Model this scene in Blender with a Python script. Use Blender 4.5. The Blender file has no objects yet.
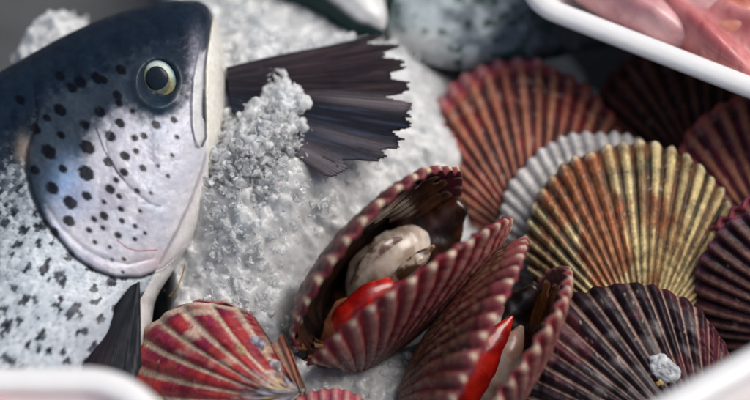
import bpy, math, random
import numpy as np
from mathutils import Matrix, Vector

# 1 Blender unit = 1 centimetre
SC = bpy.context.scene
SC.unit_settings.system = 'METRIC'
SC.unit_settings.scale_length = 0.01
COL = SC.collection
rng = np.random.default_rng(7)

# ------------------------------------------------------------------ camera frame (used to lay things out)
TILT = math.radians(32)            # off straight down
DIST = 70.0
LENS = 85.0
R_ = np.array([1.0, 0, 0])
U_ = np.array([0, math.cos(TILT), math.sin(TILT)])
B_ = np.array([0, -math.sin(TILT), math.cos(TILT)])
KP = 36.0 / LENS / 750.0           # tangent per photo pixel
CAM = B_ * DIST

def ray(px, py):
    return (px - 375.0) * KP * R_ + (200.0 - py) * KP * U_ - B_
def PB(px, py, b):                 # point at depth offset b towards the camera
    return CAM + ray(px, py) * (DIST - b)
def PZ(px, py, z):                 # point at world height z
    d = ray(px, py)
    return CAM + d * ((z - CAM[2]) / d[2])
def proj(P):
    P = np.asarray(P, float); d = P - CAM
    k = -(d@B_)
    return 375 + (d@R_)/k/KP, 200 - (d@U_)/k/KP
def PXCM(b): return KP * (DIST - b)

# ------------------------------------------------------------------ noise
def _h(ix, iy, iz, seed):
    n = (ix.astype(np.int64) * 374761393 + iy.astype(np.int64) * 668265263 + iz.astype(np.int64) * 2147483647 + seed * 974634777)
    n = (n ^ (n >> 13)) * 1274126177
    n = n & 0x7fffffff
    n = (n ^ (n >> 16)) & 0xffffff
    return n / float(0xffffff)
def vnoise(x, y, z=None, seed=0):
    x = np.asarray(x, float); y = np.asarray(y, float)
    z = np.zeros_like(x) if z is None else np.asarray(z, float)
    fx, fy, fz = np.floor(x), np.floor(y), np.floor(z)
    dx, dy, dz = x - fx, y - fy, z - fz
    dx = dx*dx*dx*(dx*(dx*6-15)+10); dy = dy*dy*dy*(dy*(dy*6-15)+10); dz = dz*dz*dz*(dz*(dz*6-15)+10)
    r = 0
    for a in (0, 1):
        for b in (0, 1):
            for c in (0, 1):
                w = (dx if a else 1-dx) * (dy if b else 1-dy) * (dz if c else 1-dz)
                r = r + w * _h(fx+a, fy+b, fz+c, seed)
    return r
def fbm(x, y, z=None, seed=0, octv=4, gain=0.5):
    s = 0; a = 1; t = 0
    for i in range(octv):
        f = 2.03**i
        s = s + a * vnoise(np.asarray(x)*f+i*17.3, np.asarray(y)*f-i*9.1, None if z is None else np.asarray(z)*f, seed+i)
        t += a; a *= gain
    return s / t
def worley(x, y, seed=0):
    fx, fy = np.floor(x), np.floor(y)
    d1 = np.full(np.shape(x), 9.0); d2 = d1.copy(); cid = np.zeros(np.shape(x))
    for a in (-1, 0, 1):
        for b in (-1, 0, 1):
            cx, cy = fx+a, fy+b; zz = np.zeros_like(cx)
            ox = cx + _h(cx, cy, zz, seed+1); oy = cy + _h(cx, cy, zz, seed+2)
            d = np.hypot(x-ox, y-oy)
            m = d < d1
            d2 = np.where(m, d1, np.minimum(d2, d))
            cid = np.where(m, _h(cx, cy, zz, seed+3), cid)
            d1 = np.minimum(d, d1)
    return d1, d2, cid
def ss(a, b, x):
    t = np.clip((x-a)/(b-a), 0, 1); return t*t*(3-2*t)
def mix(a, b, f):
    a = np.asarray(a, float); b = np.asarray(b, float); f = np.asarray(f)[..., None]
    return a*(1-f) + b*f
def polydist(X, Y, pts):
    """distance, fraction along, signed side (>0: left of travel as drawn with y down)"""
    best = np.full(X.shape, 1e9); T = np.zeros(X.shape); S = np.zeros(X.shape)
    n = len(pts) - 1
    for i in range(n):
        x0, y0 = pts[i]; x1, y1 = pts[i+1]
        dx, dy = x1-x0, y1-y0; L = dx*dx+dy*dy
        t = np.clip(((X-x0)*dx+(Y-y0)*dy)/L, 0, 1)
        ex, ey = X-(x0+t*dx), Y-(y0+t*dy)
        d = np.hypot(ex, ey); m = d < best
        S = np.where(m, np.sign(dx*ey-dy*ex), S)
        T = np.where(m, (i+t)/n, T); best = np.minimum(best, d)
    return best, T, S
def spline(pts, n):
    """Catmull-Rom resample to n points"""
    P = np.asarray(pts, float); P = np.vstack([2*P[0]-P[1], P, 2*P[-1]-P[-2]])
    m = len(P)-3; out = []
    for u in np.linspace(0, m, n):
        i = min(int(u), m-1); t = u-i
        p0, p1, p2, p3 = P[i:i+4]
        out.append(0.5*((2*p1)+(-p0+p2)*t+(2*p0-5*p1+4*p2-p3)*t*t+(-p0+3*p1-3*p2+p3)*t**3))
    return np.array(out)

# ------------------------------------------------------------------ object helpers
def tag(o, label=None, cat=None, group=None, kind=None):
    if label: o['label'] = label
    if cat: o['category'] = cat
    if group: o['group'] = group
    if kind: o['kind'] = kind
    return o
def empty(name, label, cat, loc=(0, 0, 0), mat=None, group=None):
    o = bpy.data.objects.new(name, None); COL.objects.link(o)
    o.empty_display_size = 1.0
    if mat is not None: o.matrix_world = mat
    else: o.location = loc
    return tag(o, label, cat, group)
def build(name, V, F, mat, parent=None, col=None, uv=None, smooth=True, mloc=None):
    V = np.asarray(V, float); me = bpy.data.meshes.new(name)
    if isinstance(F, np.ndarray):
        k = F.shape[1]
        me.vertices.add(len(V)); me.vertices.foreach_set('co', V.ravel())
        me.loops.add(F.size); me.loops.foreach_set('vertex_index', F.ravel().astype(np.int32))
        me.polygons.add(len(F))
        me.polygons.foreach_set('loop_start', (np.arange(len(F))*k).astype(np.int32))
        me.update(calc_edges=True)
    else:
        me.from_pydata(V.tolist(), [], F)
    if col is not None:
        a = me.color_attributes.new('Col', 'FLOAT_COLOR', 'POINT')
        c = np.ones((len(V), 4)); c[:, :3] = np.asarray(col).reshape(-1, 3)
        a.data.foreach_set('color', c.ravel())
    if uv is not None:
        l = me.uv_layers.new(name='UVMap')
        idx = np.empty(len(me.loops), np.int32); me.loops.foreach_get('vertex_index', idx)
        l.data.foreach_set('uv', np.asarray(uv)[idx].ravel())
    me.polygons.foreach_set('use_smooth', np.full(len(me.polygons), smooth))
    me.validate(); me.update()
    o = bpy.data.objects.new(name, me); COL.objects.link(o)
    if mat: me.materials.append(mat)
    if parent: o.parent = parent
    if mloc is not None: o.matrix_local = mloc
    return o
def gridfaces(nu, nv, closev=False, off=0):
    i = np.arange(nu-1)[:, None]; j = np.arange(nv if closev else nv-1)[None, :]
    j2 = (j+1) % nv
    a = i*nv+j; b = i*nv+j2; c = (i+1)*nv+j2; d = (i+1)*nv+j
    return np.stack([a+0*j, b+0*i, c, d], -1).reshape(-1, 4) + off
def M4(x, y, z, p):
    m = Matrix.Identity(4)
    for k in range(3):
        m[k][0] = x[k]; m[k][1] = y[k]; m[k][2] = z[k]; m[k][3] = p[k]
    return m

# ------------------------------------------------------------------ materials
def mat_new(name):
    m = bpy.data.materials.new(name); m.use_nodes = True
    nt = m.node_tree; b = nt.nodes['Principled BSDF']
    return m, nt, b
def nd(nt, t, **k):
    n = nt.nodes.new(t)
    for a, v in k.items():
        if a in n.inputs: n.inputs[a].default_value = v
        else: setattr(n, a, v)
    return n
def noise_node(nt, scale, detail=6, rough=0.6, src='Object', stretch=None):
    tc = nd(nt, 'ShaderNodeTexCoord'); n = nd(nt, 'ShaderNodeTexNoise')
    n.inputs['Scale'].default_value = scale; n.inputs['Detail'].default_value = detail; n.inputs['Roughness'].default_value = rough
    if stretch:
        mp = nd(nt, 'ShaderNodeMapping'); mp.inputs['Scale'].default_value = stretch
        nt.links.new(tc.outputs[src], mp.inputs['Vector']); nt.links.new(mp.outputs[0], n.inputs['Vector'])
    else: nt.links.new(tc.outputs[src], n.inputs['Vector'])
    return n
def ramp(nt, src, stops):
    r = nd(nt, 'ShaderNodeValToRGB'); e = r.color_ramp.elements
    e[0].position, e[0].color = stops[0][0], (*stops[0][1], 1)
    e[1].position, e[1].color = stops[-1][0], (*stops[-1][1], 1)
    for p, c in stops[1:-1]:
        x = e.new(p); x.color = (*c, 1)
    nt.links.new(src, r.inputs[0]); return r
def bump(nt, b, h, strength, dist):
    n = nd(nt, 'ShaderNodeBump'); n.inputs['Strength'].default_value = strength; n.inputs['Distance'].default_value = dist
    nt.links.new(h, n.inputs['Height']); nt.links.new(n.outputs[0], b.inputs['Normal'])
    return n
def vcol_mat(name, rough=(0.25, 0.5), nscale=8, var=0.35, bstr=0.4, bdist=0.03, coat=0.3, sss=0.0, sssr=(0.3, 0.15, 0.1), metallic=0.0, spec=0.5, src='Object', stretch=None):
    m, nt, b = mat_new(name)
    at = nd(nt, 'ShaderNodeAttribute'); at.attribute_name = 'Col'
    n = noise_node(nt, nscale, 8, 0.65, src, stretch)
    mr = nd(nt, 'ShaderNodeMapRange'); nt.links.new(n.outputs['Fac'], mr.inputs[0])
    mr.inputs[1].default_value = 0.3; mr.inputs[2].default_value = 0.7
    mr.inputs[3].default_value = 1-var; mr.inputs[4].default_value = 1+var
    mx = nd(nt, 'ShaderNodeVectorMath', operation='SCALE')
    nt.links.new(at.outputs['Color'], mx.inputs[0]); nt.links.new(mr.outputs[0], mx.inputs['Scale'])
    nt.links.new(mx.outputs[0], b.inputs['Base Color'])
    n2 = noise_node(nt, nscale*0.45, 4, 0.6, src, stretch)
    m2 = nd(nt, 'ShaderNodeMapRange'); nt.links.new(n2.outputs['Fac'], m2.inputs[0])
    m2.inputs[1].default_value = 0.35; m2.inputs[2].default_value = 0.65
    m2.inputs[3].default_value = rough[0]; m2.inputs[4].default_value = rough[1]
    nt.links.new(m2.outputs[0], b.inputs['Roughness'])
    bump(nt, b, n.outputs['Fac'], bstr, bdist)
    b.inputs['Coat Weight'].default_value = coat; b.inputs['Coat Roughness'].default_value = 0.12
    b.inputs['Metallic'].default_value = metallic; b.inputs['Specular IOR Level'].default_value = spec
    if sss:
        b.inputs['Subsurface Weight'].default_value = sss; b.inputs['Subsurface Radius'].default_value = sssr
        b.inputs['Subsurface Scale'].default_value = 1.0
    return m
MAT = {}
MAT['shell'] = vcol_mat('wet_shell', (0.3, 0.6), 9, 0.36, 0.55, 0.04, 0.07, spec=0.22)
MAT['skin'] = vcol_mat('salmon_skin', (0.22, 0.45), 4, 0.14, 0.30, 0.03, 0.10, metallic=0.05, spec=.09)
MAT['fin'] = vcol_mat('fin_membrane', (0.35, 0.55), 6, 0.12, 0.15, 0.02, 0.03, spec=.15)
MAT['meat'] = vcol_mat('wet_meat', (0.16, 0.4), 3, 0.2, 0.25, 0.05, 0.6, sss=0.5, spec=.4)
MAT['flesh'] = vcol_mat('pink_flesh', (0.25, 0.45), 1.2, 0.2, 0.3, 0.06, 0.4, sss=0.4, sssr=(0.8, 0.3, 0.2))
MAT['eye'] = vcol_mat('eye_surface', (0.2, 0.3), 9, 0.3, 0.1, 0.01, .12, spec=.15)

def ice_mat(name, chips=False):
    m, nt, b = mat_new(name)
    if chips:
        n = noise_node(nt, 3.0, 5, 0.6)
        r = ramp(nt, n.outputs['Fac'], [(0.3, (0.93, 0.955, 0.965)), (0.7, (1.0, 1.0, 1.0))])
        nt.links.new(r.outputs[0], b.inputs['Base Color'])
        bump(nt, b, n.outputs['Fac'], 0.3, 0.03)
        q = nd(nt, 'ShaderNodeMapRange'); nt.links.new(n.outputs['Fac'], q.inputs[0])
        q.inputs[1].default_value = .35; q.inputs[2].default_value = .65; q.inputs[3].default_value = .45; q.inputs[4].default_value = 1.0
        nt.links.new(q.outputs[0], b.inputs['Transmission Weight'])
        b.inputs['Roughness'].default_value = 0.1; b.inputs['IOR'].default_value = 1.31
        return m
    n = noise_node(nt, 1.3, 9, 0.66)
    r = ramp(nt, n.outputs['Fac'], [(0.34, (0.48, 0.50, 0.505)), (0.5, (0.64, 0.655, 0.66)), (0.66, (0.80, 0.81, 0.81))])
    nt.links.new(r.outputs[0], b.inputs['Base Color'])
    n2 = noise_node(nt, 6, 7, 0.65)
    bump(nt, b, n2.outputs['Fac'], 0.7, 0.09)
    n3 = noise_node(nt, 2.2, 3, 0.5)
    q = nd(nt, 'ShaderNodeMapRange'); nt.links.new(n3.outputs['Fac'], q.inputs[0])
    q.inputs[1].default_value = .4; q.inputs[2].default_value = .6; q.inputs[3].default_value = .12; q.inputs[4].default_value = .4
    nt.links.new(q.outputs[0], b.inputs['Roughness'])
    b.inputs['IOR'].default_value = 1.31
    b.inputs['Subsurface Weight'].default_value = 0.9
    b.inputs['Subsurface Radius'].default_value = (0.9, 1.0, 1.05)
    b.inputs['Subsurface Scale'].default_value = 0.6
    b.inputs['Coat Weight'].default_value = 0.5; b.inputs['Coat Roughness'].default_value = 0.06
    return m
MAT['ice'] = ice_mat('packed_ice'); MAT['chips'] = ice_mat('ice_chips', True)
def plain(name, c, rough=0.4, sss=0.0, nscale=2.0, var=0.06, bstr=0.1, bd=0.02, coat=0.0):
    m, nt, b = mat_new(name)
    n = noise_node(nt, nscale, 6)
    r = ramp(nt, n.outputs['Fac'], [(0.3, tuple(x*(1-var) for x in c)), (0.7, tuple(min(1, x*(1+var)) for x in c))])
    nt.links.new(r.outputs[0], b.inputs['Base Color']); b.inputs['Roughness'].default_value = rough
    bump(nt, b, n.outputs['Fac'], bstr, bd); b.inputs['Coat Weight'].default_value = coat
    if sss:
        b.inputs['Subsurface Weight'].default_value = sss; b.inputs['Subsurface Radius'].default_value = (0.6, 0.4, 0.35)
    return m
MAT['tray'] = plain('white_tray_plastic', (0.86, 0.86, 0.85), 0.35, 0.15, 1.5, 0.03)
MAT['counter'] = plain('grey_counter', (0.075, 0.078, 0.078), 0.5, 0, 0.3, 0.2)
MAT['bristle'] = plain('tan_thread', (0.35, 0.22, 0.1), 0.5)

# ------------------------------------------------------------------ scallops
def valve(name, parent, r, n, pal, H=0.42, amp=0.05, seed=0, mloc=None, m=70, k=9, thick=0.13, flip=False, inner='white', ears=True, asym=1.0):
    """one valve; umbo at the origin, rim at +y, convex side +z"""
    ns = n*k+1
    s = np.linspace(-1, 1, ns); t = np.linspace(0, 1, m)**0.85
    Sg, Tg = np.meshgrid(s, t)            # rows t
    th = Sg*math.radians(122)
    wob = 1 + 0.014*np.sin(3*th+seed) + 0.035*(vnoise(Sg*7, Sg*0+seed, seed=seed)-.5) + 0.02*(vnoise(Sg*31, Sg*0+seed, seed=seed+2)-.5)
    ph = (Sg*n/2 + 0.35*(vnoise(Sg*5+7, Sg*0+seed, seed=seed+4)-.5))
    ridge = (0.5+0.5*np.cos(2*np.pi*ph))**0.75
    ribi = np.round(ph)
    # secondary fine riblets
    rid2 = 0.5+0.5*np.cos(2*np.pi*ph*3)
    grow = vnoise(Tg*26+seed, Sg*1.5, seed=seed+9)
    lam = ((Tg*17+1.2*fbm(Sg*2, Tg*3, seed=seed, octv=2)) % 1.0)
    rim_ext = 1 + 0.018*(ridge-.5)*ss(0.8, 1.0, Tg)
    X = r*np.sin(th)*wob*Tg*rim_ext*asym
    Y = r*(0.95+np.cos(th)*wob)*Tg*rim_ext
    # slight curl of the rays near the umbo
    prof = np.clip(1-Tg**2.3, 0, 1)**0.72 * np.tanh(Tg*9)**0.8
    lat = np.clip(1-np.abs(Sg)**3.2, 0, 1)**0.55
    Z = r*H*prof*(0.15+0.85*lat)*np.clip(1-np.abs(Sg)**14, 0, 1)
    A = r*amp*Tg**0.8*(0.4+0.6*np.clip((1-np.abs(Sg))*8, 0, 1))
    scl = fbm(Sg*n*1.2, Tg*40, seed=seed+3, octv=2)
    Zo = Z + A*(ridge-.45) + r*0.004*rid2*Tg + r*0.006*lam*Tg + r*0.012*(scl-.5)*Tg + r*0.010*(grow-.5)*Tg
    dent = fbm(X/r*1.6+seed, Y/r*1.6, seed=seed+40, octv=3)-.5
    Z = Z + r*.05*dent*Tg
    Zo = Zo + r*.05*dent*Tg + r*.012*ss(.0, .08, (Tg*5.3+.5*dent+.1*seed) % 1.0)*ss(1, .92, (Tg*5.3+.5*dent+.1*seed) % 1.0)*Tg
    Zi = Z + A*0.8*(ridge-.45)*ss(0.35, 1, Tg) - thick*(0.35+0.65*ss(0, .2, Tg))*(1-0.45*ss(.9, 1, Tg))
    Vo = np.stack([X, Y, Zo], -1)
    sc = 1 - 0.012*ss(.9, 1, Tg)
    Vi = np.stack([X*sc, Y*sc, Zi], -1)
    V = np.concatenate([Vo, Vi[::-1]], 0)     # rows 0..m-1 outside, m..2m-1 inside (t 1->0)
    co = pal(Sg, Tg, ridge, ribi, seed, lam)
    gm = .70+.60*fbm(X/r*5+seed, Y/r*5, seed=seed+70, octv=4)
    gb = 1-.28*ss(.55, .8, vnoise(Tg*34+seed, Sg*3, seed=seed+71))*ss(.1, .4, Tg) - .22*ss(.86, 1, lam)
    grit = ss(.80, .86, fbm(X/r*30, Y/r*30, seed=seed+72, octv=2))*ss(.45, .6, vnoise(X/r*4, Y/r*4, seed=seed+73))
    co = np.clip(co*(gm*gb)[..., None], 0, 1); co = mix(co, C(.42, .36, .28), grit*.6)
    ci = INNER[inner](Sg, Tg, ridge, ribi, seed)
    Cc = np.concatenate([co, ci[::-1]], 0)
    uv = np.concatenate([np.stack([Sg, Tg], -1)]*2, 0)
    F = gridfaces(2*m, ns)
    # close the two side edges
    side = []
    for i in range(m-1):
        a, b = i, i+1; c, d = 2*m-1-i, 2*m-2-i
        side.append((a*ns, b*ns, d*ns, c*ns)); side.append((a*ns+ns-1, c*ns+ns-1, d*ns+ns-1, b*ns+ns-1))
    F = np.concatenate([F, np.array(side)], 0)
    V = V.reshape(-1, 3); Cc = Cc.reshape(-1, 3); uv = uv.reshape(-1, 2)
    if ears:
        for sg in (-1, 1):
            nu, nv = 22, 18
            u, v = np.meshgrid(np.linspace(0, 1, nu), np.linspace(0, 1, nv), indexing='ij')
            e1 = np.array([sg*0.60*r, 0.10*r]); e2 = np.array([sg*0.50*r, 0.36*r])
            a = np.array([sg*0.0, -0.02*r]); bpt = np.array([sg*0.10*r, 0.07*r])
            x = (a[0]*(1-v)+bpt[0]*v)*(1-u)+(e1[0]*(1-v)+e2[0]*v-sg*0.05*r*np.sin(np.pi*v))*u
            y = (a[1]*(1-v)+bpt[1]*v)*(1-u)+(e1[1]*(1-v)+e2[1]*v)*u
            zz = 0.02*r + 0.018*r*np.sin(v*np.pi*5) + 0.012*r*(vnoise(u*14, v*4, seed=seed+31)-.5)+0.02*r*(1-u)
            top = np.stack([x, y, zz], -1); bot = np.stack([x, y, zz-thick*.8], -1)
            W = np.concatenate([top, bot[:, ::-1]], 1).reshape(-1, 3)
            base = len(V)
            V = np.concatenate([V, W]); F = np.concatenate([F, gridfaces(nu, 2*nv, True, base)])
            ce = pal(np.full_like(u, sg*.93), 0.2+0.5*u, 0.5+0.5*np.sin(v*np.pi*5), np.full_like(u, 1), seed, u*0)
            ce = mix(ce, np.array([.5, .36, .2])+0*ce, 0.35+0*u)
            Cc = np.concatenate([Cc, np.concatenate([ce, ce[:, ::-1]], 1).reshape(-1, 3)])
            uv = np.concatenate([uv, np.zeros((len(W), 2))])
    if flip: F = F[:, ::-1]
    return build(name, V, F, MAT['shell'], parent, Cc, uv, True, mloc)

def ribrand(ribi, seed, k=0): return _h(ribi, ribi*0+k, ribi*0, seed+50)
def C(*a): return np.array(a, float)
def pal_redwhite(s, t, rd, ri, seed, lam):
    n1 = fbm(s*7, t*6, seed=seed, octv=4); n2 = fbm(s*30, t*14, seed=seed+7, octv=3)
    red = mix(C(.34, .028, .034), C(.20, .014, .045), ss(.45, .75, n1+0.35*(t-.6)))
    red = mix(red, C(.36, .07, .05), ss(.5, .7, n2)*.6)
    blk = fbm(ri*3.3, t*7+ribrand(ri, seed)*9, seed=seed+2, octv=2)
    cream = mix(C(.55, .42, .27), C(.62, .50, .42), n2)
    f = ss(.06, .34, rd + .30*(n2-.5)) * (1-.7*ss(.66, .76, blk+.1*(n2-.5))) * (1-.85*ss(.95, .995, t))
    c = mix(cream, red, f)
    old = ss(.36, .16, t+.22*(n1-.5))
    grey = mix(mix(C(.04, .015, .02), C(.36, .38, .45), ss(.50, .62, n2)), C(.55, .40, .22), ss(.6, .7, n1)*.8)
    return mix(c, grey, old)
def pal_redtan(dark=1.0, purple=0.0):
    def f_(s, t, rd, ri, seed, lam):
        n1 = fbm(s*5, t*5, seed=seed); n2 = fbm(s*34, t*22, seed=seed+7, octv=3)
        red = mix(C(.21, .016, .020), C(.07, .008, .012), ss(.4, .62, n1))
        red = mix(red, C(.15, .02, .07), purple)
        red = mix(red, C(.30, .08, .05), ss(.62, .8, n2)*.5)
        tan = mix(C(.32, .19, .09), C(.28, .08, .05), n1)
        band = ss(.52, .60, vnoise(t*13+.8*n1, s*0+seed, seed=seed))
        c = mix(red, tan, ss(.55, .85, rd+.2*(n2-.5))*(.45+.5*ribrand(ri, seed)))
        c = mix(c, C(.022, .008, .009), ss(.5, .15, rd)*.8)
        c = mix(c, C(.30, .20, .16), band*ss(.55, .7, n2)*.35)
        c = mix(c, C(.03, .010, .010), ss(.50, .64, vnoise(t*8+1.2*n1, s*1.2, seed=seed+33))*ss(.8, .3, rd)*.6)
        c = mix(c, C(.34, .05, .05), ss(.93, 1, t)*.55)
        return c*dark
    return f_
def pal_grey(s, t, rd, ri, seed, lam):
    n1 = fbm(s*6, t*6, seed=seed); n2 = fbm(s*40, t*20, seed=seed+7, octv=3)
    c = mix(C(.36, .34, .33), C(.62, .60, .59), ss(.2, .8, rd)*.7+.3*n1)
    return mix(c, C(.25, .17, .13), ss(.6, .72, n2)*.3*(1-t))
def pal_yellow(s, t, rd, ri, seed, lam):
    n1 = fbm(s*4+3, t*5, seed=seed); n2 = fbm(s*44, t*20, seed=seed+7, octv=3); n3 = fbm(s*9, t*9, seed=seed+11)
    ridge = mix(C(.74, .61, .32), C(.62, .46, .20), n1)
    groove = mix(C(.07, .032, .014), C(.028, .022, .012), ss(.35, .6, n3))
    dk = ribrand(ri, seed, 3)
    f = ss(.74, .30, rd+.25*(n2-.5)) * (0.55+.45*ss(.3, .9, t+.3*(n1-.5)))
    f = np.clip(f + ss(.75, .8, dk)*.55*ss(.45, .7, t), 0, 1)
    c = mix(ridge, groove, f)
    # orange-brown flare left of centre
    nb = fbm(s*3.2+9, t*3.5, seed=seed+31, octv=4)
    pa = np.exp(-((s+.24)/.27)**2) * ss(.2, .55, t) + .7*np.exp(-((s+.55)/.22)**2-((t-.45)/.25)**2) + .45*ss(.5, .1, t) + .55*np.exp(-((s-.12)/.12)**2-((t-.72)/.2)**2)
    fo = ss(.45, .66, pa*.80+1.5*(nb-.42)+.35*(n2-.5))
    org = mix(C(.34, .07, .022), C(.07, .018, .012), ss(.6, .2, rd)*.8+.2*n2)
    org = mix(org, C(.42, .20, .07), ss(.58, .7, n2)*.6)
    c = mix(c, org, fo*.88)
    c = mix(c, C(.20, .08, .03), ss(.56, .68, fbm(s*12+3, t*5, seed=seed+61))*.5)
    c = mix(c, C(.70, .62, .42), ss(.955, .995, t)*ss(.3, .6, rd)*.7)
    c = mix(c, C(.05, .03, .02), ss(.62, .74, fbm(s*26, t*36, seed=seed+21, octv=2))*.45)
    c = mix(c, C(.10, .06, .03), ss(.4, .1, t)*.6)
    return c
def pal_dark(s, t, rd, ri, seed, lam):
    n1 = fbm(s*6, t*5, seed=seed); n2 = fbm(s*34, t*26, seed=seed+7, octv=3)
    blk = mix(C(.008, .005, .009), C(.028, .009, .016), n1)
    g = fbm(ri*5.1, t*9+ribrand(ri, seed)*7, seed=seed+1, octv=2)
    gr = mix(C(.11, .10, .105), C(.20, .165, .165), n2)
    c = mix(blk, gr, ss(.50, .62, g*.75+.3*n1)*ss(1.0, .8, t)*.85)
    c = mix(c, C(.15, .03, .045), ss(.58, .7, fbm(s*5+9, t*6, seed=seed+5, octv=2))*.5)
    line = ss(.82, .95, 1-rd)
    c = mix(c, mix(C(.46, .30, .25), C(.30, .18, .13), n2), line*.95)
    c = mix(c, C(.16, .025, .04), ss(.6, 1, s)*.6)
    return c
def pal_purple(s, t, rd, ri, seed, lam):
    n1 = fbm(s*6, t*5, seed=seed); n2 = fbm(s*34, t*26, seed=seed+7, octv=3)
    c = mix(C(.04, .008, .016), C(.09, .018, .03), n1)
    c = mix(c, mix(C(.20, .10, .07), C(.28, .15, .12), n2), ss(.6, .9, rd)*.7)
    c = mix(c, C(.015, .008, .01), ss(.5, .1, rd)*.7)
    return mix(c, C(.16, .05, .10), ss(.94, 1, t)*.7)
def pal_pinkrim(s, t, rd, ri, seed, lam):
    n1 = fbm(s*6, t*5, seed=seed); n2 = fbm(s*34, t*26, seed=seed+7, octv=3)
    g = mix(C(.22, .016, .026), C(.11, .009, .015), n1)
    p = mix(C(.38, .20, .16), C(.30, .08, .08), n2)
    f = ss(.45, .85, rd+.15*(n2-.5))
    c = mix(g, p, f)
    c = mix(c, C(.60, .46, .35), ss(.97, .995, t)*ss(.82, .97, rd))
    return mix(c, C(.09, .03, .02), ss(.6, .25, t+.3*(n1-.5))*.6)
def pal_brownred(s, t, rd, ri, seed, lam):
    n1 = fbm(s*5, t*6, seed=seed); n2 = fbm(s*34, t*30, seed=seed+7, octv=3)
    g = mix(C(.17, .02, .028), C(.07, .015, .015), ss(.35, .6, n1))
    p = mix(C(.32, .17, .11), C(.20, .06, .045), ss(.4, .6, n2))
    c = mix(g, p, ss(.35, .85, rd)*(.35+.5*ss(.35, .6, n1)))
    c = mix(c, C(.30, .20, .10), ss(.60, .7, n2)*.5)
    c = mix(c, C(.33, .08, .09), ss(.9, .97, t)*ss(.2, .6, rd)*.7)
    c = mix(c, C(.66, .52, .38), ss(.978, .995, t)*ss(.84, .97, rd))
    c = mix(c, C(.18, .025, .045), ss(.92, 1, t)*ss(.5, .1, rd)*.7)
    return c
def pal_pink(s, t, rd, ri, seed, lam):
    n2 = fbm(s*34, t*20, seed=seed+7, octv=3)
    return mix(mix(C(.45, .10, .12), C(.30, .04, .08), n2), C(.55, .30, .27), ss(.4, .8, rd)*.6)
def in_white(s, t, rd, ri, seed):
    n = fbm(s*4, t*4, seed=seed+3)
    c = mix(C(.55, .48, .43), C(.30, .16, .12), ss(.55, .9, t+.2*(n-.5)))
    return mix(c, C(.30, .05, .08), ss(.93, .99, t))
def in_dark(s, t, rd, ri, seed):
    n = fbm(s*6, t*7, seed=seed+3); n2 = fbm(s*20, t*16, seed=seed+5, octv=2)
    c = mix(C(.045, .02, .012), C(.012, .008, .008), ss(.4, .6, n))
    c = mix(c, C(.30, .10, .03), ss(.52, .66, n2)*.7*ss(.55, .8, t))
    c = mix(c, mix(C(.13, .018, .03), C(.28, .05, .07), rd), ss(.86, .93, t))
    c = mix(c, C(.16, .03, .04), ss(.95, .99, t)*.8)
    return mix(c, C(.66, .52, .38), ss(.965, .985, t)*ss(.80, .96, rd))
def in_orange(s, t, rd, ri, seed):
    n = fbm(s*6, t*7, seed=seed+3); n2 = fbm(s*20, t*16, seed=seed+5, octv=2)
    c = mix(C(.50, .17, .045), C(.20, .06, .025), ss(.4, .62, n))
    c = mix(c, C(.02, .01, .012), ss(.75, .55, t+.15*(n-.5)))
    c = mix(c, mix(C(.30, .08, .08), C(.46, .26, .21), rd), ss(.92, .97, t))
    return c
INNER = {'white': in_white, 'dark': in_dark, 'orange': in_orange}

def frame(angle, pitch=0.0, yaw=0.0):
    """axes of a shell whose hinge-to-rim axis points at `angle` deg (screen, 90 = up); pitch>0 tips the rim away
    from the viewer, yaw turns it about that axis"""
    a = math.radians(angle)
    y = math.cos(a)*R_ + math.sin(a)*U_
    z = B_.copy(); x = np.cross(y, z)
    p = math.radians(pitch)
    y2 = y*math.cos(p) - z*math.sin(p); z2 = z*math.cos(p) + y*math.sin(p)
    w = math.radians(yaw)
    x3 = x*math.cos(w) - z2*math.sin(w); z3 = z2*math.cos(w) + x*math.sin(w)
    return x3, y2, z3

def closed_scallop(label, cx, cy, b, rpx, angle, pitch, yaw, n, pal, seed, H=0.36, amp=0.05, gape=3.0, H2=0.2, pal2=None, group='scallops piled in the ice', k=9, inner='white'):
    r = rpx*PXCM(b)
    x, y, z = frame(angle, pitch, yaw)
    c = PB(cx, cy, b)
    o = c - y*0.95*r
    t = empty('scallop', label, 'scallop', mat=M4(x, y, z, o), group=group)
    valve('upper_valve', t, r, n, pal, H, amp, seed, Matrix.Rotation(math.radians(gape/2), 4, 'X') @ Matrix.Translation((0, 0, .05)), k=k, inner=inner)
    valve('lower_valve', t, r*0.985, n, pal2 or pal, H2, amp, seed+100, Matrix.Rotation(math.radians(-gape/2), 4, 'X') @ Matrix.Translation((0, 0, -.05)) @ Matrix.Scale(-1, 4, (0, 0, 1)), m=34, k=7, flip=True, inner=inner)
    return t, r

sA, rA = closed_scallop('broad red and cream striped scallop lying on the ice beside the dark pectoral fin', 216, 398, 4.0, 99, 187, 20, -6, 14, pal_redwhite, 11, H=.42, amp=.05)
sA2, _ = closed_scallop('small pink scallop barely showing at the bottom edge below the open scallop', 328, 448, 5.5, 60, 95, 0, 0, 20, pal_pink, 12)
sK, _ = closed_scallop('blurred pale pink scallop peeping out behind the large red-brown scallop', 516, 152, -3.0, 94, 100, 10, 0, 22, pal_pink, 13)
sJ, _ = closed_scallop('dark red scallop lying in the shade under the white tray rim', 676, 130, -4.2, 86, 112, 12, 0, 18, pal_redtan(.6), 14)  # palette darkened, putting the tray's shade into the shell colour
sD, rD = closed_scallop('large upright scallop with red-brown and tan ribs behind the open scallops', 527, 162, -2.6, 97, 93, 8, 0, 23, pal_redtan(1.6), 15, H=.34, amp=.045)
sI, _ = closed_scallop('red-maroon scallop at the right edge, behind the yellow one', 765, 186, -1.4, 92, 96, 8, 0, 20, pal_redtan(1.8, .35), 16)
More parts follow.
